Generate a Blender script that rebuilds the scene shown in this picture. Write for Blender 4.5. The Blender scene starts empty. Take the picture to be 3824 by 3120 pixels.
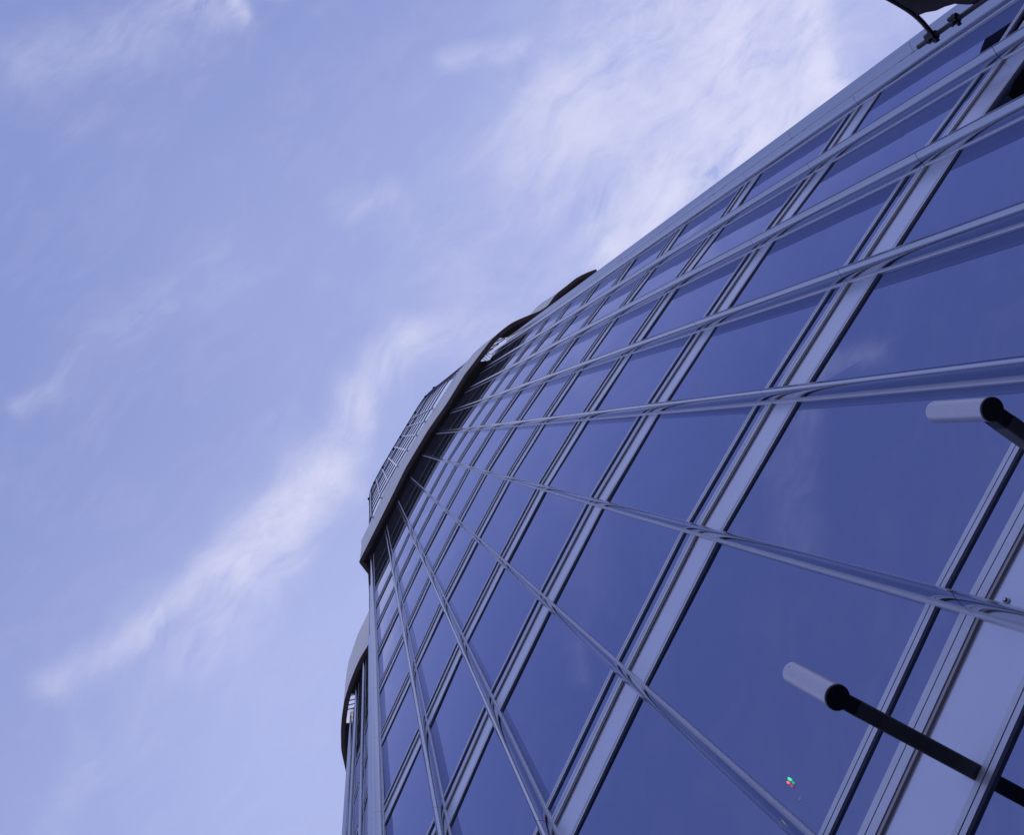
import bpy, bmesh, math, random
from mathutils import Vector, Matrix
random.seed(7)
S = bpy.context.scene
COL = S.collection

# ------------------------------------------------------------------ camera
FPX, CXP, CYP = 3100.0, 1912.0, 1560.0          # focal length and centre of the photograph, in its pixels
VPX, VPY = 1378.6, 1644.4                       # where the verticals meet (the zenith)
EYE = 1.6
Zc = Vector((VPX - CXP, VPY - CYP, FPX)).normalized()
Xc = (Vector((1, 0, 0)) - Zc[0] * Zc).normalized()
Yc = Zc.cross(Xc)
cam_d = bpy.data.cameras.new('camera')
cam = bpy.data.objects.new('camera', cam_d)
COL.objects.link(cam)
cam_d.sensor_width = 36.0
cam_d.lens = FPX / 3824.0 * 36.0
cam_d.clip_start = 0.05
cam_d.clip_end = 6000
m3 = Matrix(((Xc[0], -Xc[1], -Xc[2]), (Yc[0], -Yc[1], -Yc[2]), (Zc[0], -Zc[1], -Zc[2])))
cam.matrix_world = Matrix.Translation((0, 0, EYE)) @ m3.to_4x4()
S.camera = cam

def un(x, y, h):
    """plan position of a photo point at height h above the eye"""
    c = Vector((x - CXP, y - CYP, FPX))
    w = Vector((c.dot(Xc), c.dot(Yc), c.dot(Zc)))
    return (w.x / w.z * h, w.y / w.z * h)

def to_px(P):
    w = Vector((P[0], P[1], P[2] - EYE))
    c = w.x * Vector((Xc[0], Yc[0], Zc[0])) + w.y * Vector((Xc[1], Yc[1], Zc[1])) + w.z * Vector((Xc[2], Yc[2], Zc[2]))
    # rows of the basis give camera space
    c = Xc * w.x + Yc * w.y + Zc * w.z
    if c.z < 0.05: return None
    return (CXP + FPX * c.x / c.z, CYP + FPX * c.y / c.z)

# ------------------------------------------------------------------ sun, sky, exposure
SUN_DIR = Vector((0.80, -0.28, 0.56)).normalized()
sun_el = math.asin(SUN_DIR.z)
sun_rot = math.atan2(SUN_DIR.x, SUN_DIR.y)
sd = bpy.data.lights.new('sun', 'SUN')
sd.energy = 2.4
sd.angle = math.radians(0.5)
sd.color = (1.0, 0.93, 0.84)
so = bpy.data.objects.new('sun', sd)
COL.objects.link(so)
so.location = (60, -50, 120)
so.rotation_euler = SUN_DIR.to_track_quat('Z', 'Y').to_euler()

W = bpy.data.worlds.new('World')
S.world = W
W.use_nodes = True
nt = W.node_tree
nt.nodes.clear()
N = nt.nodes
L = nt.links
def node(t, **k):
    n = N.new(t)
    for a, b in k.items(): setattr(n, a, b)
    return n
def mth(op, a, b=None, c=None, clamp=False):
    n = node('ShaderNodeMath', operation=op, use_clamp=clamp)
    for i, v in enumerate((a, b, c)):
        if v is None: continue
        if isinstance(v, (int, float)): n.inputs[i].default_value = v
        else: L.new(v, n.inputs[i])
    return n.outputs[0]
tc = node('ShaderNodeTexCoord')
sep = node('ShaderNodeSeparateXYZ')
L.new(tc.outputs['Generated'], sep.inputs[0])
zz = mth('MAXIMUM', sep.outputs[2], 0.03)
U = mth('DIVIDE', sep.outputs[0], zz)           # position in a flat, high cloud layer
V = mth('DIVIDE', sep.outputs[1], zz)
def layer(su, sv, ang, scale, detail, rough, dist, seed, warp=None):
    ca, sa = math.cos(ang), math.sin(ang)
    uu, vv = U, V
    if warp is not None:
        uu = mth('ADD', U, warp[0]); vv = mth('ADD', V, warp[1])
    a = mth('MULTIPLY', mth('ADD', mth('MULTIPLY', uu, ca), mth('MULTIPLY', vv, sa)), su)
    b = mth('MULTIPLY', mth('ADD', mth('MULTIPLY', uu, -sa), mth('MULTIPLY', vv, ca)), sv)
    cb = node('ShaderNodeCombineXYZ')
    L.new(a, cb.inputs[0]); L.new(b, cb.inputs[1]); cb.inputs[2].default_value = seed
    n = node('ShaderNodeTexNoise')
    L.new(cb.outputs[0], n.inputs['Vector'])
    n.inputs['Scale'].default_value = scale
    n.inputs['Detail'].default_value = detail
    n.inputs['Roughness'].default_value = rough
    n.inputs['Distortion'].default_value = dist
    return n.outputs['Fac']
w1 = layer(1, 1, 0, 4.0, 3, 0.5, 0.0, 3.1)
w2 = layer(1, 1, 0, 4.0, 3, 0.5, 0.0, 9.7)
wu = mth('MULTIPLY', mth('SUBTRACT', w1, 0.5), 0.14)
wv = mth('MULTIPLY', mth('SUBTRACT', w2, 0.5), 0.14)
fib = layer(1.0, 2.6, math.radians(-42), 6.0, 9, 0.60, 0.4, 1.3, (wu, wv))     # long fibres
fib2 = layer(1.0, 3.2, math.radians(-55), 12.0, 10, 0.60, 0.5, 5.9, (wu, wv))
puf = layer(1, 1.5, math.radians(-40), 14.0, 10, 0.62, 0.5, 7.3, (wu, wv))
tex = mth('ADD', mth('MULTIPLY', fib, 0.40), mth('ADD', mth('MULTIPLY', fib2, 0.28), mth('MULTIPLY', puf, 0.32)))
K = 3824.0 / 2128.0
UW = mth('ADD', U, mth('MULTIPLY', wu, 0.55)); VW = mth('ADD', V, mth('MULTIPLY', wv, 0.55))
def seg(x0, y0, x1, y1, w, amp, raw=False):
    a = un(x0 * K, y0 * K, 1.0); b = un(x1 * K, y1 * K, 1.0)
    if raw: a = (x0, y0); b = (x1, y1)
    w = w * K / FPX
    dx, dy = b[0] - a[0], b[1] - a[1]
    l2 = dx * dx + dy * dy
    pu = mth('SUBTRACT', UW, a[0]); pv = mth('SUBTRACT', VW, a[1])
    t = mth('ADD', mth('MULTIPLY', pu, dx / l2), mth('MULTIPLY', pv, dy / l2), clamp=True)
    qx = mth('SUBTRACT', pu, mth('MULTIPLY', t, dx)); qy = mth('SUBTRACT', pv, mth('MULTIPLY', t, dy))
    d2 = mth('ADD', mth('MULTIPLY', qx, qx), mth('MULTIPLY', qy, qy))
    return mth('MULTIPLY', mth('EXPONENT', mth('MULTIPLY', d2, -1.0 / (w * w))), amp)
SEGS = [
 (1350, -30, 1220, 230, 140, .36), (1540, -20, 1590, 200, 140, .60), (1690, -10, 1735, 190, 42, .80),
 (1500, 120, 1350, 470, 130, .44), (1735, 205, 1290, 510, 60, .56), (940, 130, 1080, 97, 26, .17), (1190, 230, 1080, 340, 90, .20),
 (100, 1430, 480, 1190, 30, .20), (300, 1310, 480, 1190, 40, .16), (480, 1190, 670, 980, 46, .46), (560, 1130, 650, 1010, 60, .30), (670, 970, 735, 840, 36, .30), (740, 830, 860, 725, 40, .36),
 (870, 715, 1010, 690, 42, .22), (720, 1000, 770, 880, 34, .14), (420, 1350, 560, 1160, 60, .22), (240, 1480, 400, 1290, 60, .08),
 (474, -10, 487, 40, 20, .50), (390, 10, 465, 45, 36, .24), (60, 130, 370, 40, 52, .15), (160, 260, 420, 110, 60, .05),
 (35, 850, 105, 812, 20, .16), (150, 790, 430, 560, 60, .05),
 (710, 428, 830, 388, 30, .11), (900, 480, 1110, 420, 90, .08), (1000, 620, 1180, 540, 110, .08),
 (1760, 90, 2060, -60, 140, .14), (90, 1720, 150, 1540, 34, .07)]
def mirror(px, py, bay_a, bay_b):
    c = Vector((px * K - CXP, py * K - CYP, FPX)); w = Vector((c.dot(Xc), c.dot(Yc), c.dot(Zc)))
    d = (Vector(bay_b) - Vector(bay_a)).normalized(); n = Vector((d.y, -d.x, 0))
    w = w - 2 * w.dot(n) * n
    return w.x / w.z, w.y / w.z
# wisps of the sky behind the viewer, known only from their mirror images in the panes
SEGS2 = [(mirror(1660, 770, (4.105, -.415), (4.977, -1.685)), mirror(1800, 740, (4.105, -.415), (4.977, -1.685)), 40, .35)]
msk = None
for a_, b_, w_, m_ in SEGS2:
    q = seg(*a_, *b_, w_, m_, True)
    msk = q if msk is None else mth('ADD', msk, q)
for s in SEGS:
    q = seg(*s)
    msk = q if msk is None else mth('ADD', msk, q)
cl = mth('MULTIPLY', msk, mth('MULTIPLY_ADD', mth('SUBTRACT', tex, 0.49), 5.2, 0.70, clamp=False))
cl = mth('MAXIMUM', cl, 0.0)
thin = mth('MULTIPLY', mth('MAXIMUM', mth('SUBTRACT', tex, 0.48), 0.0), 0.22)
cl = mth('ADD', cl, thin)
cl = mth('DIVIDE', cl, mth('ADD', cl, 0.62))    # soft shoulder
cl = mth('MULTIPLY', cl, 1.25, clamp=True)
# broad milky veil, thicker low in the picture
veil = mth('ADD', seg(300, 2000, 900, 1750, 560, .50), seg(700, 1350, 1450, 350, 480, .62))
veil = mth('ADD', veil, seg(1750, 0, 2300, -250, 420, .45))
veil = mth('ADD', veil, seg(500, 500, 1100, 150, 300, .24))
veil = mth('MINIMUM', veil, 0.85)
sky = node('ShaderNodeTexSky')
sky.sky_type = 'NISHITA'
sky.sun_disc = False
sky.sun_elevation = sun_el
sky.sun_rotation = sun_rot
sky.air_density = 1.0
sky.dust_density = 0.7
sky.ozone_density = 1.2
def mix(f, a, b, mode='MIX'):
    n = node('ShaderNodeMix', data_type='RGBA', blend_type=mode)
    n.clamp_factor = True
    if isinstance(f, (int, float)): n.inputs[0].default_value = f
    else: L.new(f, n.inputs[0])
    for i, v in ((6, a), (7, b)):
        if isinstance(v, tuple): n.inputs[i].default_value = (*v, 1)
        else: L.new(v, n.inputs[i])
    return n.outputs[2]
SKY_TINT = (1.25, 0.95, 1.15)
HAZE_C = (5.3, 6.0, 10.1)
CLOUD_C = (9.0, 9.0, 11.3)
base = mix(1.0, sky.outputs[0], SKY_TINT, 'MULTIPLY')
base = mix(0.78, base, (3.45, 4.3, 8.9))
base = mix(veil, base, HAZE_C)
base = mix(cl, base, CLOUD_C)
bg = node('ShaderNodeBackground')
bg.inputs['Strength'].default_value = 0.085
L.new(base, bg.inputs['Color'])
wo = node('ShaderNodeOutputWorld')
L.new(bg.outputs[0], wo.inputs[0])
S.view_settings.view_transform = 'Standard'
S.view_settings.look = 'None'
S.view_settings.gamma = 1
S.view_settings.exposure = 0.0

# ------------------------------------------------------------------ materials
def principled(name, col, rough=0.5, metal=0.0, ior=1.5, tint=None, noise=None, bump=None):
    m = bpy.data.materials.new(name)
    m.use_nodes = True
    n = m.node_tree.nodes; l = m.node_tree.links
    p = n['Principled BSDF']
    p.inputs['Base Color'].default_value = (*col, 1)
    p.inputs['Roughness'].default_value = rough
    p.inputs['Metallic'].default_value = metal
    p.inputs['IOR'].default_value = ior
    if tint: p.inputs['Specular Tint'].default_value = (*tint, 1)
    tcn = n.new('ShaderNodeTexCoord')
    if noise:
        amp, sc, stretch = noise
        mp = n.new('ShaderNodeMapping'); mp.inputs['Scale'].default_value = stretch
        l.new(tcn.outputs['Object'], mp.inputs[0])
        t = n.new('ShaderNodeTexNoise'); t.inputs['Scale'].default_value = sc; t.inputs['Detail'].default_value = 6
        l.new(mp.outputs[0], t.inputs['Vector'])
        mr = n.new('ShaderNodeMapRange')
        mr.inputs['From Min'].default_value = 0.3; mr.inputs['From Max'].default_value = 0.7
        mr.inputs['To Min'].default_value = 1 - amp; mr.inputs['To Max'].default_value = 1 + amp
        l.new(t.outputs['Fac'], mr.inputs[0])
        mx = n.new('ShaderNodeMix'); mx.data_type = 'RGBA'; mx.blend_type = 'MULTIPLY'; mx.inputs[0].default_value = 1
        mx.inputs[6].default_value = (*col, 1)
        l.new(mr.outputs[0], mx.inputs[7])
        l.new(mx.outputs[2], p.inputs['Base Color'])
        mr2 = n.new('ShaderNodeMapRange')
        mr2.inputs['To Min'].default_value = max(0, rough - 0.05); mr2.inputs['To Max'].default_value = rough + 0.06
        l.new(t.outputs['Fac'], mr2.inputs[0]); l.new(mr2.outputs[0], p.inputs['Roughness'])
    if bump:
        st, sc, dist = bump
        t2 = n.new('ShaderNodeTexNoise'); t2.inputs['Scale'].default_value = sc; t2.inputs['Detail'].default_value = 2
        l.new(tcn.outputs['Object'], t2.inputs['Vector'])
        b = n.new('ShaderNodeBump'); b.inputs['Strength'].default_value = st; b.inputs['Distance'].default_value = dist
        l.new(t2.outputs['Fac'], b.inputs['Height']); l.new(b.outputs[0], p.inputs['Normal'])
    return m
M = {}
M['glass'] = principled('tinted_glass', (0.235, 0.268, 0.42), 0.012, 1.0, 1.5, (0.70, 0.73, 0.90), bump=(0.35, 0.8, 0.007))
M['fin'] = principled('brushed_aluminium', (0.50, 0.52, 0.58), 0.13, 1.0, noise=(0.05, 6, (1, 1, 0.04)))
M['rail'] = principled('pale_anodised_frame', (0.70, 0.70, 0.76), 0.36, 0.45, noise=(0.05, 5, (1, 1, 1)))
M['lip_rail'] = principled('bronze_sill', (0.45, 0.41, 0.41), 0.4, 0.5)
M['gasket'] = principled('black_gasket', (0.012, 0.012, 0.02), 0.6)
M['panel'] = principled('blue_grey_panel', (0.71, 0.72, 0.82), 0.24, 0.6, noise=(0.03, 1.2, (1, 1, 2)))
M['louvre'] = principled('dark_louvre', (0.10, 0.095, 0.115), 0.55)
M['louvre_rail'] = principled('grey_louvre_rail', (0.20, 0.19, 0.21), 0.45, 0.3)
M['fascia'] = principled('cream_ribbed_metal', (0.97, 0.90, 0.77), 0.30, 0.5, noise=(0.05, 0.8, (1, 1, 3)))
M['lip'] = principled('brown_cornice_lip', (0.34, 0.26, 0.25), 0.55, noise=(0.15, 2, (1, 1, 1)))
M['soffit'] = principled('dark_soffit', (0.085, 0.078, 0.085), 0.55)
M['rod'] = principled('grey_screen_rod', (0.20, 0.21, 0.30), 0.5, 0.3)
M['grille'] = principled('grey_screen_mesh', (0.32, 0.34, 0.42), 0.6)
M['dark'] = principled('black_fixture', (0.015, 0.014, 0.016), 0.5)
M['arm'] = principled('dark_bronze_paint', (0.12, 0.115, 0.12), 0.5, 0.0, noise=(0.12, 9, (1, 1, 1)))
M['lamp'] = principled('satin_aluminium', (0.66, 0.63, 0.68), 0.36, 0.5, noise=(0.06, 25, (1, 1, 6)))
M['cap'] = principled('black_lamp_cap', (0.018, 0.019, 0.028), 0.45)
M['plate'] = principled('pale_mount_plate', (0.55, 0.56, 0.64), 0.4, 0.3)
M['pole'] = principled('dark_pole_steel', (0.035, 0.032, 0.04), 0.4, 0.3)
M['cloth'] = principled('dark_brown_cloth', (0.05, 0.036, 0.04), 0.9, noise=(0.5, 6, (1, 1, 1)))
M['concrete'] = principled('grey_roof', (0.3, 0.3, 0.3), 0.8, noise=(0.1, 1, (1, 1, 1)))
M['ground'] = principled('asphalt_paving', (0.06, 0.06, 0.062), 0.85, noise=(0.3, 2, (1, 1, 1)))
M['sticker'] = principled('pale_sticker', (0.55, 0.62, 0.58), 0.6)
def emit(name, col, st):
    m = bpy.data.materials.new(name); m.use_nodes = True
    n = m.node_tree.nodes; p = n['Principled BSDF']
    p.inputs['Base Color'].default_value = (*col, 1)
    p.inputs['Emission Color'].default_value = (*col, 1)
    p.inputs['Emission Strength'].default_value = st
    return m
M['glint_green'] = emit('green_reflection', (0.10, 1.0, 0.45), 0.8)  # reflections and their ghosts in the double glazing, given as glowing colour
M['glint_red'] = emit('red_reflection', (1.0, 0.22, 0.10), 0.85)
M['glint_green_dim'] = emit('green_ghost', (0.05, 0.55, 0.36), 0.55)
M['glint_red_dim'] = emit('red_ghost', (0.60, 0.08, 0.25), 0.55)

# ------------------------------------------------------------------ mesh helpers
class MB:
    def __init__(s): s.v = []; s.f = []; s.mi = []; s.mats = []; s.sm = []
    def mat(s, m):
        if m not in s.mats: s.mats.append(m)
        return s.mats.index(m)
    def quad(s, pts, m, smooth=False):
        k = len(s.v); s.v += [tuple(p) for p in pts]
        s.f.append(tuple(range(k, k + len(pts)))); s.mi.append(s.mat(m)); s.sm.append(smooth)
    def hexa(s, b, t, m):
        """bottom 4 points (ccw seen from above) and top 4"""
        k = len(s.v); s.v += [tuple(p) for p in b] + [tuple(p) for p in t]
        i = s.mat(m)
        for q in ((3, 2, 1, 0), (4, 5, 6, 7), (0, 1, 5, 4), (1, 2, 6, 5), (2, 3, 7, 6), (3, 0, 4, 7)):
            s.f.append(tuple(k + a for a in q)); s.mi.append(i); s.sm.append(False)
    def loft(s, rings, m, closed=True, caps=True, smooth=True):
        k = len(s.v); n = len(rings[0]); i = s.mat(m)
        for r in rings: s.v += [tuple(p) for p in r]
        for a in range(len(rings) - 1):
            for b in range(n if closed else n - 1):
                c = (b + 1) % n
                s.f.append((k + a * n + b, k + a * n + c, k + (a + 1) * n + c, k + (a + 1) * n + b)); s.mi.append(i); s.sm.append(smooth)
        if caps:
            s.f.append(tuple(k + b for b in reversed(range(n)))); s.mi.append(i); s.sm.append(False)
            o = k + (len(rings) - 1) * n
            s.f.append(tuple(o + b for b in range(n))); s.mi.append(i); s.sm.append(False)
    def tube(s, pts, r, m, n=8):
        rings = []
        for i, p in enumerate(pts):
            p = Vector(p)
            a = Vector(pts[max(0, i - 1)]); b = Vector(pts[min(len(pts) - 1, i + 1)])
            d = (b - a).normalized()
            up = Vector((0, 0, 1)) if abs(d.z) < 0.9 else Vector((1, 0, 0))
            x = d.cross(up).normalized(); y = d.cross(x).normalized()
            rr = r if isinstance(r, (int, float)) else r[i]
            rings.append([p + (x * math.cos(2 * math.pi * j / n) + y * math.sin(2 * math.pi * j / n)) * rr for j in range(n)])
        s.loft(rings, m)
    def add(s, o):
        k = len(s.v); s.v += o.v
        mp = [s.mat(x) for x in o.mats]
        s.f += [tuple(k + a for a in f) for f in o.f]; s.mi += [mp[a] for a in o.mi]; s.sm += o.sm
    def build(s, name, parent=None, origin=(0, 0, 0)):
        me = bpy.data.meshes.new(name)
        me.from_pydata([(a - origin[0], b - origin[1], c - origin[2]) for a, b, c in s.v], [], s.f)
        for m in s.mats: me.materials.append(m)
        me.polygons.foreach_set('material_index', s.mi)
        me.polygons.foreach_set('use_smooth', s.sm)
        me.update()
        o = bpy.data.objects.new(name, me)
        COL.objects.link(o)
        if parent is not None: o.parent = parent
        else: o.location = origin
        return o
def fix_normals(o):
    import bmesh
    b = bmesh.new(); b.from_mesh(o.data); bmesh.ops.recalc_face_normals(b, faces=b.faces); b.to_mesh(o.data); b.free()
def thing(name, label, cat, loc, group=None):
    o = bpy.data.objects.new(name, None); COL.objects.link(o)
    o.location = loc; o['label'] = label; o['category'] = cat
    if group: o['group'] = group
    o.empty_display_size = 0.3
    return o

# ------------------------------------------------------------------ ground
g = MB()
g.quad([(-900, -900, 0), (900, -900, 0), (900, 900, 0), (-900, 900, 0)], M['ground'])
gr = g.build('ground'); gr['kind'] = 'structure'

# ------------------------------------------------------------------ the glass tower
DH = 3.9
def H(n): return EYE + 0.094 + DH * n
PLAN = [(1.75, 25.7), (1.05, 24.25), (0.30, 22.85), (-0.30, 21.35), (-0.75, 19.75), (-0.93, 18.0), (-0.85, 16.35), (-0.55, 14.8), (-0.13, 13.41),
        (0.20, 11.9), (0.26, 10.35), (0.25, 8.75),
        (0.287, 6.937), (1.073, 5.253), (1.762, 3.756), (2.505, 2.315), (3.27, 0.914), (4.105, -0.415), (4.977, -1.685), (5.892, -2.969),
        (6.852, -4.198), (7.64, -5.31), (8.60, -6.25), (9.98, -7.05), (11.3, -7.98), (12.6, -8.9), (13.85, -9.85), (15.2, -10.7), (16.8, -11.1), (18.4, -11.2)]
NP_ = len(PLAN)
TB = (9.0, 2.0, 0.0)
tower = thing('glass_tower', 'tall curved blue glass office tower with vertical silver fins and a wavy cream cornice', 'building', TB)
def tang(i):
    a = Vector(PLAN[max(0, i - 1)]); b = Vector(PLAN[min(NP_ - 1, i + 1)])
    return (b - a).normalized()
N_TOP = 10        # last full glass storey line
N_SOF = 13.25     # cornice underside
N_FAS = 16.5      # cornice top
N_SCR = 25.0      # roof screen top

# fins -------------------------------------------------------------
# pointed fin: gently curved flanks up to a crisp arris, then a wedge-shaped nose
FA, FB = 0.036, 0.195
FLANK = [(0.0, 1.0), (.05, .997), (.1, .99), (.15, .98), (.2, .967), (.25, .95), (.3, .93), (.35, .905), (.4, .875), (.45, .84), (.5, .795), (.55, .742), (.6, .68), (.65, .61), (.7, .525), (.75, .42), (.8, .30), (.84, .19), (.87, .105)]
NOSE = [(.87, .105), (.90, .06), (.94, .04), (.97, .028), (0.99, .012), (1.0, 0.0)]
def fin_pts(tab, sgn): return [(sgn * FA * w, 0.02 + (FB - 0.02) * u) for u, w in tab]
FIN_STRIPS = [fin_pts(FLANK, -1), fin_pts(NOSE, -1) + fin_pts(NOSE, 1)[::-1][1:], fin_pts(FLANK, 1)[::-1]]
prof = fin_pts(FLANK, -1) + fin_pts(NOSE, -1)[1:] + fin_pts(NOSE, 1)[::-1][1:] + fin_pts(FLANK, 1)[::-1][1:]
def place(i, prof, z):
    T = tang(i); Nn = Vector((T.y, -T.x)); P = Vector(PLAN[i])
    return [(P.x + T.x * t + Nn.x * o, P.y + T.y * t + Nn.y * o, z) for t, o in prof]
flange = [(-0.060, -0.02), (-0.060, 0.012), (-0.054, 0.022), (0.054, 0.022), (0.060, 0.012), (0.060, -0.02)]
core = [(t * 0.80, max(0.0, o * 0.93)) for t, o in prof]
for i in range(NP_):
    mb = MB()
    zs = [0.0] + [H(n) + 0.06 for n in range(0, 14)]
    zs[-1] = H(N_SOF) - 0.02
    for a, b in zip(zs[:-1], zs[1:]):
        for st_ in FIN_STRIPS:
            mb.loft([place(i, st_, a + 0.0035), place(i, st_, b - 0.0035)], M['fin'], closed=False, caps=False)
    mb.loft([place(i, core, 0.01), place(i, core, zs[-1] - 0.01)], M['gasket'])
    mb.loft([place(i, flange, 0.01), place(i, flange, zs[-1])], M['rail'], smooth=False)
    o = mb.build('fin', tower, TB)
    fix_normals(o)
    md = o.modifiers.new('edge', 'EDGE_SPLIT') if False else None

# wall pieces --------------------------------------------------------
pieces = {'window': [], 'narrow_window': [], 'spandrel_panel': [], 'transom': [], 'louvre_panel': []}
def bay_frame(i):
    a = Vector(PLAN[i]); b = Vector(PLAN[i + 1])
    d = (b - a).normalized(); n = Vector((d.y, -d.x))
    return a + d * 0.0575, b - d * 0.0575, d, n
def slab(mb, i, z0, z1, o0, o1, m, jit=0.0):
    a, b, d, n = bay_frame(i)
    j = [random.uniform(-jit, jit) for _ in range(4)]
    def pt(p, o, z): return (p.x + n.x * o, p.y + n.y * o, z)
    bot = [pt(a, o0, z0), pt(b, o0, z0), pt(b, o1 + j[0], z0), pt(a, o1 + j[1], z0)]
    top = [pt(a, o0, z1), pt(b, o0, z1), pt(b, o1 + j[2], z1), pt(a, o1 + j[3], z1)]
    mb.hexa(bot, top, m)
def area_px(i, z0, z1):
    a, b, d, n = bay_frame(i)
    q = [to_px((p.x, p.y, z)) for p, z in ((a, z0), (b, z0), (b, z1), (a, z1))]
    if any(p is None for p in q): return 0.0
    q = [(min(max(x, 0), 3824), min(max(y, 0), 3120)) for x, y in q]
    s = 0
    for k in range(4):
        x0, y0 = q[k]; x1, y1 = q[(k + 1) % 4]; s += x0 * y1 - x1 * y0
    return abs(s) / 2
for i in range(NP_ - 1):
    hid = 0.02 if (i < 7 or i in (9, 10, 11) or i > 22) else 1.0
    for n in range(0, N_TOP + 1):
        h = H(n)
        # spandrel between the storey line and the transom below it
        mb = MB(); slab(mb, i, h - 0.415, h, -0.05, -0.004, M['panel'], 0.001)
        pieces['spandrel_panel'].append((area_px(i, h - .415, h) * hid, mb))
        for (z0, z1, dep, kind) in ((h, h + 0.14, 0.019, 'B'), (h - 0.49, h - 0.415, 0.016, 'C'), (h + 0.35, h + 0.43, 0.013, 'A')):
            if kind == 'A' and n == N_TOP: continue
            mb = MB()
            zm = z0 + (z1 - z0) * 0.5
            if kind == 'B':
                slab(mb, i, z0, z0 + 0.022, -0.05, dep - 0.006, M['lip_rail'])
                slab(mb, i, z0 + 0.024, z0 + 0.085, -0.05, dep, M['rail'])
                slab(mb, i, z0 + 0.093, z1, -0.05, dep, M['rail'])
                slab(mb, i, z0 + 0.004, z1 - 0.004, -0.045, dep - 0.010, M['gasket'])
            else:
                slab(mb, i, z0, zm - 0.004, -0.05, dep, M['rail'])
                slab(mb, i, zm + 0.004, z1, -0.05, dep, M['rail'])
                slab(mb, i, z0 + 0.004, z1 - 0.004, -0.045, dep - 0.010, M['gasket'])
            pieces['transom'].append((area_px(i, z0, z1) * hid, mb))
        if n < N_TOP:
            mb = MB(); slab(mb, i, h + 0.14, h + 0.35, -0.04, -0.008, M['glass'], 0.001)
            pieces['narrow_window'].append((area_px(i, h + .14, h + .35) * hid, mb))
            mb = MB(); slab(mb, i, h + 0.43, h + DH - 0.49, -0.04, -0.008, M['glass'], 0.008)
            pieces['window'].append((area_px(i, h + .43, h + DH - .49) * hid, mb))
    # dark louvred plant storeys under the cornice
    mb = MB()
    z = H(N_TOP) + 0.14; zt = H(N_SOF)
    slab(mb, i, z, zt, -0.12, -0.06, M['louvre'])
    k = 0
    while z + 0.24 < zt:
        a, b, d, n_ = bay_frame(i)
        def pt(p, o, zz): return (p.x + n_.x * o, p.y + n_.y * o, zz)
        mb.hexa([pt(a, -0.058, z + .10), pt(b, -0.058, z + .10), pt(b, 0.012, z), pt(a, 0.012, z)],
                [pt(a, -0.058, z + .13), pt(b, -0.058, z + .13), pt(b, 0.012, z + .03), pt(a, 0.012, z + .03)], M['louvre'])
        z += 0.24
    for zr in (H(10.45), H(11.2)):
        slab(mb, i, zr, zr + 0.10, -0.05, 0.024, M['louvre_rail'])
    pieces['louvre_panel'].append((area_px(i, H(10), H(13)) * hid, mb))
for kind, lst in pieces.items():
    lst.sort(key=lambda t: -t[0])
    for ar, mb in lst[:99]:
        o = mb.build(kind, tower, TB)
    if len(lst) > 99:
        rest = MB()
        for ar, mb in lst[99:]: rest.add(mb)
        o = rest.build(kind, tower, TB); o['kind'] = 'stuff'

# body behind the glass (floors, core, back), closed so no light leaks through
mb = MB()
inner = []
for i in range(NP_):
    T = tang(i); Nn = Vector((T.y, -T.x)); P = Vector(PLAN[i]) - Nn * 0.16
    inner.append((P.x, P.y))
back = [(34.0, -8.0), (34.0, 26.0), (14.0, 34.0)]
loop = inner + back
mb.loft([[(x, y, 0.02) for x, y in loop], [(x, y, H(N_SOF)) for x, y in loop]], M['louvre'], smooth=False)
o = mb.build('core_wall', tower, TB); fix_normals(o)

# cornice -------------------------------------------------------------
HS, HF, HR = H(N_SOF) - EYE, H(N_FAS) - EYE, H(N_SCR) - EYE
LIP_PX = [(2252, 1000), (2230, 1009), (2201, 1019), (2157, 1040), (2123, 1068), (2092, 1092), (2071, 1112), (2054, 1140), (2025, 1164), (1993, 1176), (1952, 1192),
          (1916, 1208), (1887, 1229), (1851, 1259), (1830, 1282), (1801, 1320), (1769, 1363), (1740, 1400), (1669, 1515), (1604, 1607), (1519, 1750),
          (1465, 1861), (1408, 1976), (1346, 2100)]
LIP2_PX = [(1383, 2407), (1352, 2456), (1331, 2501), (1307, 2563), (1290, 2622), (1281, 2684), (1278, 2729), (1279, 2800), (1284, 2825), (1298, 2887)]
TOP_PX = [(2252, 992), (2090, 1087), (2054, 1112), (2010, 1145), (1985, 1173), (1930, 1222), (1844, 1262), (1822, 1277), (1801, 1294), (1772, 1320), (1750, 1347),
          (1726, 1376), (1698, 1412), (1632, 1515), (1572, 1607), (1496, 1732), (1451, 1803), (1426, 1865), (1391, 1941), (1351, 2022)]
TOP2_PX = [(1383, 2279), (1338, 2373), (1304, 2473), (1293, 2546), (1285, 2642), (1284, 2700)]
lip_p = [(17.5, -12.0)] + [un(x, y, HS) for x, y in LIP_PX] + [un(1380, 2144, HS), (0.12, 9.4), (0.14, 10.8), (0.12, 12.0)] + [un(x, y, HS) for x, y in LIP2_PX] + [(-0.95, 22.2), (-0.25, 23.6), (0.5, 24.8)]
top_p = [un(x, y, HF) for x, y in TOP_PX] + [un(1383, 2040, HF), (0.12, 9.4), (0.14, 10.8), (0.14, 12.4)] + [un(x, y, HF) for x, y in TOP2_PX] + [(-1.85, 21.0), (-1.2, 22.3), (-0.45, 23.7), (0.4, 24.9)]
def fun_y(poly):
    p = sorted(poly, key=lambda t: t[1])
    def f(y):
        if y <= p[0][1]: return p[0][0]
        if y >= p[-1][1]: return p[-1][0]
        for (x0, y0), (x1, y1) in zip(p[:-1], p[1:]):
            if y0 <= y <= y1:
                return x0 + (x1 - x0) * (y - y0) / max(1e-6, y1 - y0)
    return f
fl, ft, fw = fun_y(lip_p), fun_y(top_p), fun_y(PLAN)
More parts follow.
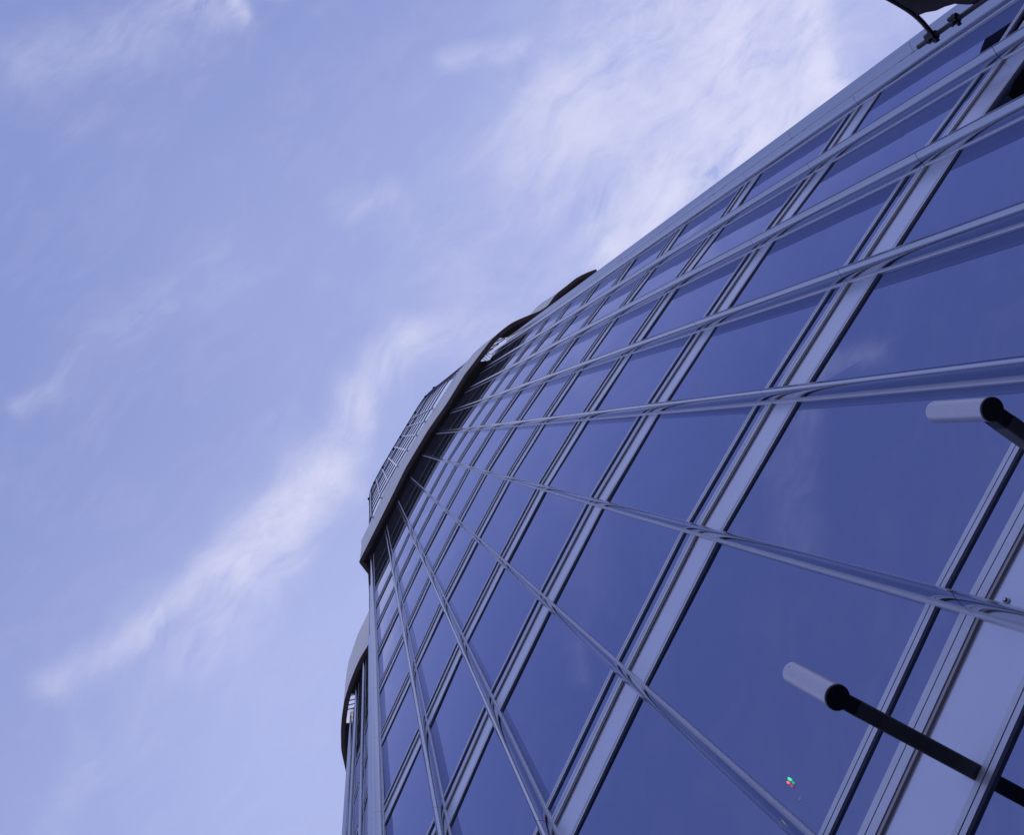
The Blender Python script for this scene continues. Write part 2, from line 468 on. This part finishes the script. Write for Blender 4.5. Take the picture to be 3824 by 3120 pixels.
YS = sorted(set([round(-11.0 + 0.11 * k, 3) for k in range(int(35.5 / 0.11))] + [round(un(1346, 2100, HS)[1], 3), round(un(1351, 2022, HF)[1], 3)]))
def smooth(a, keep):
    r = list(a)
    for it in range(3):
        r = [r[k] if (k in keep or k == 0 or k == len(r) - 1) else 0.25 * r[k - 1] + 0.5 * r[k] + 0.25 * r[k + 1] for k in range(len(r))]
    return r
keep = {k for k, y in enumerate(YS) if 7.2 < y < 8.7}
XL = smooth([fl(y) for y in YS], keep); XT = smooth([ft(y) for y in YS], keep)
def nrm(xs, k):
    a = max(0, k - 1); b = min(len(YS) - 1, k + 1)
    dx, dy = xs[b] - xs[a], YS[b] - YS[a]
    l = math.hypot(dx, dy)
    return (-dy / l, dx / l)          # outward (towards -x)
cornice = MB()
NR = 11
rows = []
# outer ribbed face, top to bottom, then inner face back up
prof_c = []
for r in range(NR):
    f0 = r / NR; f1 = (r + 0.80) / NR
    prof_c += [(1 - f0, 0.06), (1 - f1, 0.06), (1 - f1 - 0.0005, 0.0), (1 - (r + 0.995) / NR, 0.0)]
prof_c[-1] = (0.006, 0.06)
prof_c += [(0.006, -0.20), (0.03, -0.24), (1.0, -0.24)]
rings = []
for k, y in enumerate(YS):
    ring = []
    for f, off in prof_c:
        x = XL[k] + (XT[k] - XL[k]) * f
        nl, ntp = nrm(XL, k), nrm(XT, k)
        nx, ny = nl[0] + (ntp[0] - nl[0]) * f, nl[1] + (ntp[1] - nl[1]) * f
        ring.append((x + nx * off, y + ny * off, H(N_SOF) + (H(N_FAS) - H(N_SOF)) * f))
    rings.append(ring)
cornice.loft(rings, M['fascia'], smooth=False)
cor = cornice.build('cornice', tower, TB); fix_normals(cor)
lipm = MB()
rings = []
for k, y in enumerate(YS):
    nx, ny = nrm(XL, k)
    pr = [(0.075, 0.16), (0.085, -0.02), (-0.09, -0.04), (-0.22, 0.0), (0.062, 0.16)]
    rings.append([(XL[k] + nx * o, y + ny * o, H(N_SOF) + dz) for o, dz in pr])
lipm.loft(rings, M['lip'], smooth=False)
o = lipm.build('cornice_lip', cor, (0, 0, 0)); o.data.transform(Matrix.Translation((-TB[0], -TB[1], -TB[2]))); fix_normals(o)
# soffit between the lip and the wall, with open slots at the two wave crests
def xw(y): return fw(y)
OPEN = [(-6.55, -5.15), (15.4, 17.1)]
def put_soffit(mb):
    o = mb.build('soffit', cor, (0, 0, 0)); o.data.transform(Matrix.Translation((-TB[0], -TB[1], -TB[2])))
    bm_ = bmesh.new(); bm_.from_mesh(o.data); bmesh.ops.remove_doubles(bm_, verts=bm_.verts, dist=1e-4); bmesh.ops.recalc_face_normals(bm_, faces=bm_.faces); bm_.to_mesh(o.data); bm_.free()
run = []
def flush(run):
    if len(run) < 2: return
    mb = MB()
    mb.loft([[(a[0], a[1], z), (w, y, z), (w, y, z + .05), (a[0], a[1], z + .05)] for a, w, y, z in run], M['soffit'], smooth=False)
    put_soffit(mb)
for k in range(len(YS)):
    y = YS[k]
    if any(a < y < b for a, b in OPEN):
        flush(run); run = []
        continue
    n0 = nrm(XL, k)
    a = (XL[k] - n0[0] * 0.19, y - n0[1] * 0.19)
    run.append((a, max(xw(y) + 0.2, a[0] + 0.02), y, H(N_SOF) - 0.012))
flush(run)
# rungs bridging the open slots
def lipx(y):
    for k in range(len(YS) - 1):
        if YS[k] <= y <= YS[k + 1]:
            t = (y - YS[k]) / (YS[k + 1] - YS[k]); return XL[k] + (XL[k + 1] - XL[k]) * t
    return XL[-1]
for y in (-5.24, -5.36, -5.50, -5.64, 15.55, 15.85, 16.12, 16.38):
    x = lipx(y)
    r = MB()
    if y < 0: r.tube([(x + 0.10, y + 0.02, H(N_SOF) + 0.02), (x + 0.52, y + 0.32, H(N_SOF) + 0.02)], 0.022, M['rod'], 6)
    else: r.tube([(x + 0.10, y, H(N_SOF) + 0.02), (x + 1.1, y - 0.2, H(N_SOF) + 0.02)], 0.035, M['rod'], 6)
    o = r.build('strut', cor, (0, 0, 0)); o.data.transform(Matrix.Translation((-TB[0], -TB[1], -TB[2])))

# open screen of rails standing on the roof above the cornice ----------------
SCR_PX = [(1728, 1384), (1693, 1413), (1647, 1433), (1618, 1453), (1578, 1493), (1526, 1580), (1474, 1666), (1423, 1753), (1388, 1822), (1381, 1850)]
scr = [un(x, y, HR) for x, y in SCR_PX]
scr = [(scr[0][0] + 1.5, scr[0][1] - 1.0)] + scr + [(0.08, 7.2), (0.10, 8.4), (0.13, 10.0), (0.15, 11.6)]
def resample(poly, st):
    out = [poly[0]]
    for (x0, y0), (x1, y1) in zip(poly[:-1], poly[1:]):
        d = math.hypot(x1 - x0, y1 - y0); n = max(1, int(d / st))
        for k in range(1, n + 1): out.append((x0 + (x1 - x0) * k / n, y0 + (y1 - y0) * k / n))
    return out
def chaikin(p):
    q = [p[0]]
    for a, b in zip(p[:-1], p[1:]):
        q += [(a[0] * .75 + b[0] * .25, a[1] * .75 + b[1] * .25), (a[0] * .25 + b[0] * .75, a[1] * .25 + b[1] * .75)]
    return q + [p[-1]]
scr_s = chaikin(chaikin(scr))
screen = bpy.data.objects.new('roof_screen', None)
COL.objects.link(screen); screen.parent = tower
def sub(mb, name, parent):
    o = mb.build(name, parent, (0, 0, 0)); o.data.transform(Matrix.Translation((-TB[0], -TB[1], -TB[2]))); return o
ft_scr = None
for nlev, rad in ((16.8, .05), (17.9, .05), (19.0, .05), (20.1, .05), (21.2, .05), (22.35, .055), (23.6, .055), (N_SCR, .085)):
    r = MB(); g_ = max(0.0, min(1.0, (22.0 - nlev) / 5.5))
    def xa(x, y):
        if y > 6.8: return x
        return x + (min(ft(y) + 0.15, x) - x) * g_
    r.tube([(xa(x, y), y, H(nlev)) for x, y in scr_s], rad, M['rod'], 6)
    sub(r, 'rail', screen)
gm = MB()
rings = [[(x + 0.12, y + 0.06, H(22.35)), (x + 0.12, y + 0.06, H(23.5)), (x + 0.16, y + 0.08, H(23.5)), (x + 0.16, y + 0.08, H(22.35))] for x, y in scr_s]
gm.loft(rings, M['grille'], smooth=False)
o = sub(gm, 'mesh_panel', screen); fix_normals(o)
def ray_hit(poly, ang):
    d = (math.sin(ang), math.cos(ang))
    for (x0, y0), (x1, y1) in zip(poly[:-1], poly[1:]):
        c0 = x0 * d[1] - y0 * d[0]; c1 = x1 * d[1] - y1 * d[0]
        if c0 * c1 <= 0 and abs(c0 - c1) > 1e-9:
            t = c0 / (c0 - c1); X = x0 + (x1 - x0) * t; Y = y0 + (y1 - y0) * t
            if X * d[0] + Y * d[1] > 0: return (X, Y)
for i in range(12, 20):
    hit = ray_hit(scr_s, math.atan2(PLAN[i][0], PLAN[i][1]))
    if not hit: continue
    r = MB()
    T = tang(i); Nn = Vector((T.y, -T.x))
    pr = [(-.06, -.05), (-.06, .08), (0, .12), (.06, .08), (.06, -.05)]
    r.loft([[(hit[0] + T.x * t + Nn.x * o_, hit[1] + T.y * t + Nn.y * o_, z) for t, o_ in pr] for z in (H(16.2), H(23.9))], M['fin'], smooth=False)
    o = sub(r, 'post', screen); fix_normals(o)
for hit in ((0.08, 7.25), (0.1, 8.6), (0.13, 10.2)):
    r = MB(); r.tube([(hit[0], hit[1], H(16.2)), (hit[0], hit[1], H(24))], 0.09, M['fin'], 8); sub(r, 'post', screen)
rs = resample(scr_s, 0.4)
acc = 0
for (x0, y0), (x1, y1) in zip(rs[:-1], rs[1:]):
    acc += math.hypot(x1 - x0, y1 - y0)
    if acc > 1.55 and -6 < y0 < 7:
        acc = 0
        r = MB(); z = H(23.75)
        r.loft([[(x0 + 0.16 * math.cos(a) - 0.1, y0 + 0.16 * math.sin(a), zz) for a in [k * math.pi / 4 for k in range(8)]] for zz in (z - .25, z + .3)], M['dark'], smooth=False)
        sub(r, 'roof_light', screen)

# small bolt on the lowest visible spandrel
bp = un(3812, 2281, H(1) - 0.10 - EYE)
r = MB()
a, b, d, n_ = bay_frame(16)
c = Vector(bp)
t_ = (c - a).dot(d)
c = a + d * t_
for rad, o0, o1, m in ((0.020, -0.004, 0.006, 'rail'), (0.013, 0.006, 0.010, 'gasket'), (0.009, 0.010, 0.014, 'rail')):
    r.loft([[(c.x + n_.x * oo + d.x * rad * math.cos(q), c.y + n_.y * oo + d.y * rad * math.cos(q), H(1) - 0.10 + rad * math.sin(q)) for q in [k * math.pi / 8 for k in range(16)]] for oo in (o0, o1)], M[m], smooth=False)
o = r.build('bolt', tower, TB); fix_normals(o)

# ------------------------------------------------------------------ facade lamps on arms
def lamp(bay, t, reach, label):
    a, b, d, n_ = bay_frame(bay)
    P = Vector(PLAN[bay]) + d * t
    zb = EYE + 3.588                                   # underside of arm and cap
    base = (P.x, P.y, zb)
    root = thing('facade_lamp', label, 'lamp', base, 'lamps on arms along the facade')
    def at(o, tt, z): return (n_.x * o + d.x * tt, n_.y * o + d.y * tt, z)
    R = 0.0625
    # square arm
    m = MB()
    w = 0.040; hh = 0.10; bv = 0.006
    sec = [(-w + bv, 0), (w - bv, 0), (w, bv), (w, hh - bv), (w - bv, hh), (-w + bv, hh), (-w, hh - bv), (-w, bv)]
    m.loft([[at(o, tt, z) for tt, z in sec] for o in (0.003, reach - 0.115)], M['arm'], smooth=False)
    o = m.build('arm', root); fix_normals(o)
    m = MB()
    sec2 = [(tt * 0.97, 0.002 + z * 0.97) for tt, z in sec]
    m.loft([[at(o, tt, z) for tt, z in sec2] for o in (reach - 0.113, reach - 0.045)], M['cap'], smooth=False)
    # round cap at the foot of the head
    NS = 36
    def ring(r_, z): return [at(reach + r_ * math.cos(k * 2 * math.pi / NS), r_ * math.sin(k * 2 * math.pi / NS), z) for k in range(NS)]
    m.loft([ring(R * .93, -0.001), ring(R * .985, 0.002), ring(R, 0.006), ring(R, 0.014), ring(R * .97, 0.016)], M['cap'])
    for q in (-1, 0, 1):
        m.loft([[at(reach + q * 0.045 + 0.004 * math.cos(k * math.pi / 3), 0.004 * math.sin(k * math.pi / 3), z) for k in range(6)] for z in (-0.0035, 0.001)], M['gasket'], smooth=False)
    o = m.build('end_cap', root); fix_normals(o)
    m = MB()
    m.loft([ring(R * .955, 0.0155), ring(R * .955, 0.412)], M['lamp'], caps=False)
    m.loft([ring(R * .955, 0.412), ring(R * .935, 0.418)], M['lamp'], caps=False)
    m.quad(ring(R * .935, 0.418), M['lamp'])
    m.quad(ring(R * .955, 0.0155)[::-1], M['lamp'])
    m.loft([[at(reach + R * .955 * math.cos(th) + 0.0035 * math.cos(k * math.pi / 3) * math.sin(th), R * .955 * math.sin(th) - 0.0035 * math.cos(k * math.pi / 3) * math.cos(th) , 0.385 + 0.0035 * math.sin(k * math.pi / 3)) for k in range(6)] for th in (0.33, 0.36)], M['gasket'], smooth=False)
    o = m.build('lamp_body', root); fix_normals(o)
    # wall plate
    m = MB()
    pw = 0.052
    m.loft([[at(o, tt, z) for tt, z in ((-pw, -.004), (pw, -.004), (pw, .15), (-pw, .15))] for o in (-0.004, 0.004)], M['panel'], smooth=False)
    o = m.build('mounting_plate', root); fix_normals(o)
lamp(15, 0.811, 0.836, 'silver cylinder lamp on a dark arm fixed to the pale panel, whole arm in view')
lamp(16, 0.756, 0.797, 'silver cylinder lamp just below a fin, its dark arm cut off by the photo edge')

# ------------------------------------------------------------------ banner pole
PZ = EYE
pb = (2.482, -1.810, 0.0)
pole = thing('banner_pole', 'thin dark banner pole with a crossarm and clamps near its tip', 'pole', pb)
m = MB(); m.tube([(0, 0, 0), (0, 0, 2.5), (0, 0, PZ + 3.40)], 0.0115, M['pole'], 12); m.build('pole_shaft', pole)
ad = Vector((-0.82, -0.57)).normalized()
m = MB()
rod = [un(x, y, 3.30) for x, y in ((3503, 155), (3487, 132), (3423, 56), (3332, 0), (3215, -58), (3080, -112))]
rod = chaikin(chaikin([(x - pb[0], y - pb[1]) for x, y in rod]))
def arm_pt(s):
    """point and direction of the bent crossarm at distance s from the pole"""
    acc = -0.03
    for (x0, y0), (x1, y1) in zip(rod[:-1], rod[1:]):
        l = math.hypot(x1 - x0, y1 - y0)
        if acc + l >= s or (x1, y1) == rod[-1]:
            t = (s - acc) / l
            return Vector((x0 + (x1 - x0) * t, y0 + (y1 - y0) * t)), Vector(((x1 - x0) / l, (y1 - y0) / l))
        acc += l
m.tube([(x, y, PZ + 3.30) for x, y in rod], 0.0105, M['pole'], 10); m.build('crossarm', pole)
def clamp(z, r, h):
    m = MB()
    m.loft([[(r * math.cos(k * math.pi / 5), r * math.sin(k * math.pi / 5), zz) for k in range(10)] for zz in (z - h / 2, z + h / 2)], M['pole'], smooth=False)
    m.tube([(-0.03 * ad.y - 0.01, 0.03 * ad.x, z), (0.034 * ad.y, -0.034 * ad.x, z)], 0.008, M['pole'], 6)
    m.tube([(ad.x * -0.028, ad.y * -0.028, z + 0.006), (ad.x * 0.03, ad.y * 0.03, z - 0.004)], 0.009, M['pole'], 6)
    m.loft([[(ad.x * 0.02 + 0.010 * math.cos(k * math.pi / 3), ad.y * 0.02 + 0.010 * math.sin(k * math.pi / 3), zz) for k in range(6)] for zz in (z - 0.02, z + 0.026)], M['pole'], smooth=False)
    o = m.build('clamp', pole); fix_normals(o)
clamp(PZ + 3.305, 0.021, 0.05)
clamp(PZ + 3.150, 0.017, 0.026)
# cloth
ban = MB()
rows = []
RN, CN = 40, 22
for a in range(RN + 1):
    f = a / RN
    z = PZ + 3.285 - 1.75 * f
    row = []
    s0 = 0.115 - 0.10 * min(1.0, f / 0.16) + 0.012 * math.sin(f * 30) + 0.008 * math.sin(f * 71 + 1)
    for b in range(CN + 1):
        g_ = b / CN
        s = s0 + (0.48 - s0) * g_
        o = 0.030 * math.sin(g_ * 9 + f * 5) * (0.3 + f) + 0.02 * math.sin(f * 17 + g_ * 3) * min(1, f * 5) + 0.012 * math.sin(g_ * 23 + f * 11) - 0.03
        q_, e_ = arm_pt(s)
        o *= min(1.0, 0.25 + 3 * f)
        row.append((q_.x - e_.y * o, q_.y + e_.x * o, z + 0.008 * math.sin(g_ * 14) * min(1, 4 * f)))
    rows.append(row)
k0 = 0
for a in range(RN):
    for b in range(CN):
        ban.quad([rows[a][b], rows[a + 1][b], rows[a + 1][b + 1], rows[a][b + 1]], M['cloth'], True)
bo = ban.build('banner', None, (0, 0, 0))
import bmesh
bb = bmesh.new(); bb.from_mesh(bo.data); bmesh.ops.remove_doubles(bb, verts=bb.verts, dist=1e-5); bb.to_mesh(bo.data); bb.free()
sm = bo.modifiers.new('thickness', 'SOLIDIFY'); sm.thickness = 0.004
bo.location = pb
bo['label'] = 'dark wrinkled cloth banner hanging from the crossarm of the thin pole'
bo['category'] = 'banner'

# ------------------------------------------------------------------ reflected light specks as glowing discs, and sticker, on the glass
def on_glass(px, py, bay):
    """point of the glass plane of a bay seen at a photo pixel"""
    c = Vector((px - CXP, py - CYP, FPX)); w = Vector((c.dot(Xc), c.dot(Yc), c.dot(Zc)))
    a, b, d, n_ = bay_frame(bay)
    t = (a.x * n_.x + a.y * n_.y) / (w.x * n_.x + w.y * n_.y)
    return Vector((w.x * t, w.y * t, EYE + w.z * t)), d, n_
def disc(mb, P, d, n_, r, m, o0=-0.006, o1=0.004, sz=1.0, seg_=14):
    mb.loft([[(P.x + n_.x * oo + d.x * r * math.cos(k * 2 * math.pi / seg_), P.y + n_.y * oo + d.y * r * math.cos(k * 2 * math.pi / seg_), P.z + sz * r * math.sin(k * 2 * math.pi / seg_)) for k in range(seg_)] for oo in (o0, o1)], m, smooth=False)
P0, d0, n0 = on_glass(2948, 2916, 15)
li = thing('reflection_specks', 'tiny red and green glowing discs standing in for light reflections in the dark glass near the lower lamp', 'reflection', P0)
for (px, py, r_, mk, nm) in ((2949, 2912, .0085, 'glint_green', 'green_glint'), (2943.5, 2925, .008, 'glint_red', 'red_glint'), (2963, 2925.5, .0075, 'glint_green_dim', 'green_glint'), (2957.5, 2938, .0085, 'glint_red_dim', 'red_glint')):
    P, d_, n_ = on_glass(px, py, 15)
    mb = MB(); disc(mb, P, d_, n_, r_, M[mk], sz=2.2 if mk == 'glint_green' else 1.6)
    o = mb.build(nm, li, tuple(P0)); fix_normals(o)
pts = [on_glass(x, y, 15) for x, y in ((2984, 2976), (2995, 2987), (2977, 2996))]
n_ = pts[0][2]
c = sum((p[0] for p in pts), Vector()) / 3
mb = MB()
mb.loft([[(p[0].x + n_.x * oo, p[0].y + n_.y * oo, p[0].z) for p in pts] for oo in (-0.006, -0.003)], M['sticker'], smooth=False)
st = mb.build('sticker', None, tuple(c)); fix_normals(st)
st['label'] = 'tiny pale triangular sticker on the dark glass beside the red and green reflection specks'
st['category'] = 'sticker'

# ------------------------------------------------------------------ dark box added outside the frame for its black reflection in the top right pane
A_, B_ = Vector((7.26, -7.66)), Vector((8.15, -8.48))
T_ = (B_ - A_).normalized(); N_ = Vector((T_.y, -T_.x))
zb, zt = 13.15, 14.0
sg = thing('added_dark_box', 'black box held off the facade on brackets, added out of view to darken the reflection in the top right pane', 'box', ((A_.x + B_.x) / 2, (A_.y + B_.y) / 2, zb))
O_ = sg.location
def rel(p, o, z): return (p.x + N_.x * o - O_.x, p.y + N_.y * o - O_.y, z - O_.z)
m = MB()
m.loft([[rel(A_, -.16, z), rel(B_, -.16, z), rel(B_, .16, z), rel(A_, .16, z)] for z in (zb, zt)], M['dark'], smooth=False)
o = m.build('box_body', sg); fix_normals(o)
m = MB()
m.loft([[rel(A_ + T_ * a_, o__, z) for a_, o__ in ((-.02, -.18), ((B_ - A_).length + .02, -.18), ((B_ - A_).length + .02, .18), (-.02, .18))] for z in (zb - .03, zb + .02)], M['pole'], smooth=False)
o = m.build('box_frame', sg); fix_normals(o)
for t_ in (1.9,):
    p = A_ + T_ * t_
    m = MB(); m.tube([rel(B_ - T_ * .05, 0, zb + .3), rel(p - T_ * .06, 0, zb + .3), rel(p, -.06, zb + .3), rel(p, -2.1, zb + .3)], 0.03, M['pole'], 8); m.build('bracket', sg)
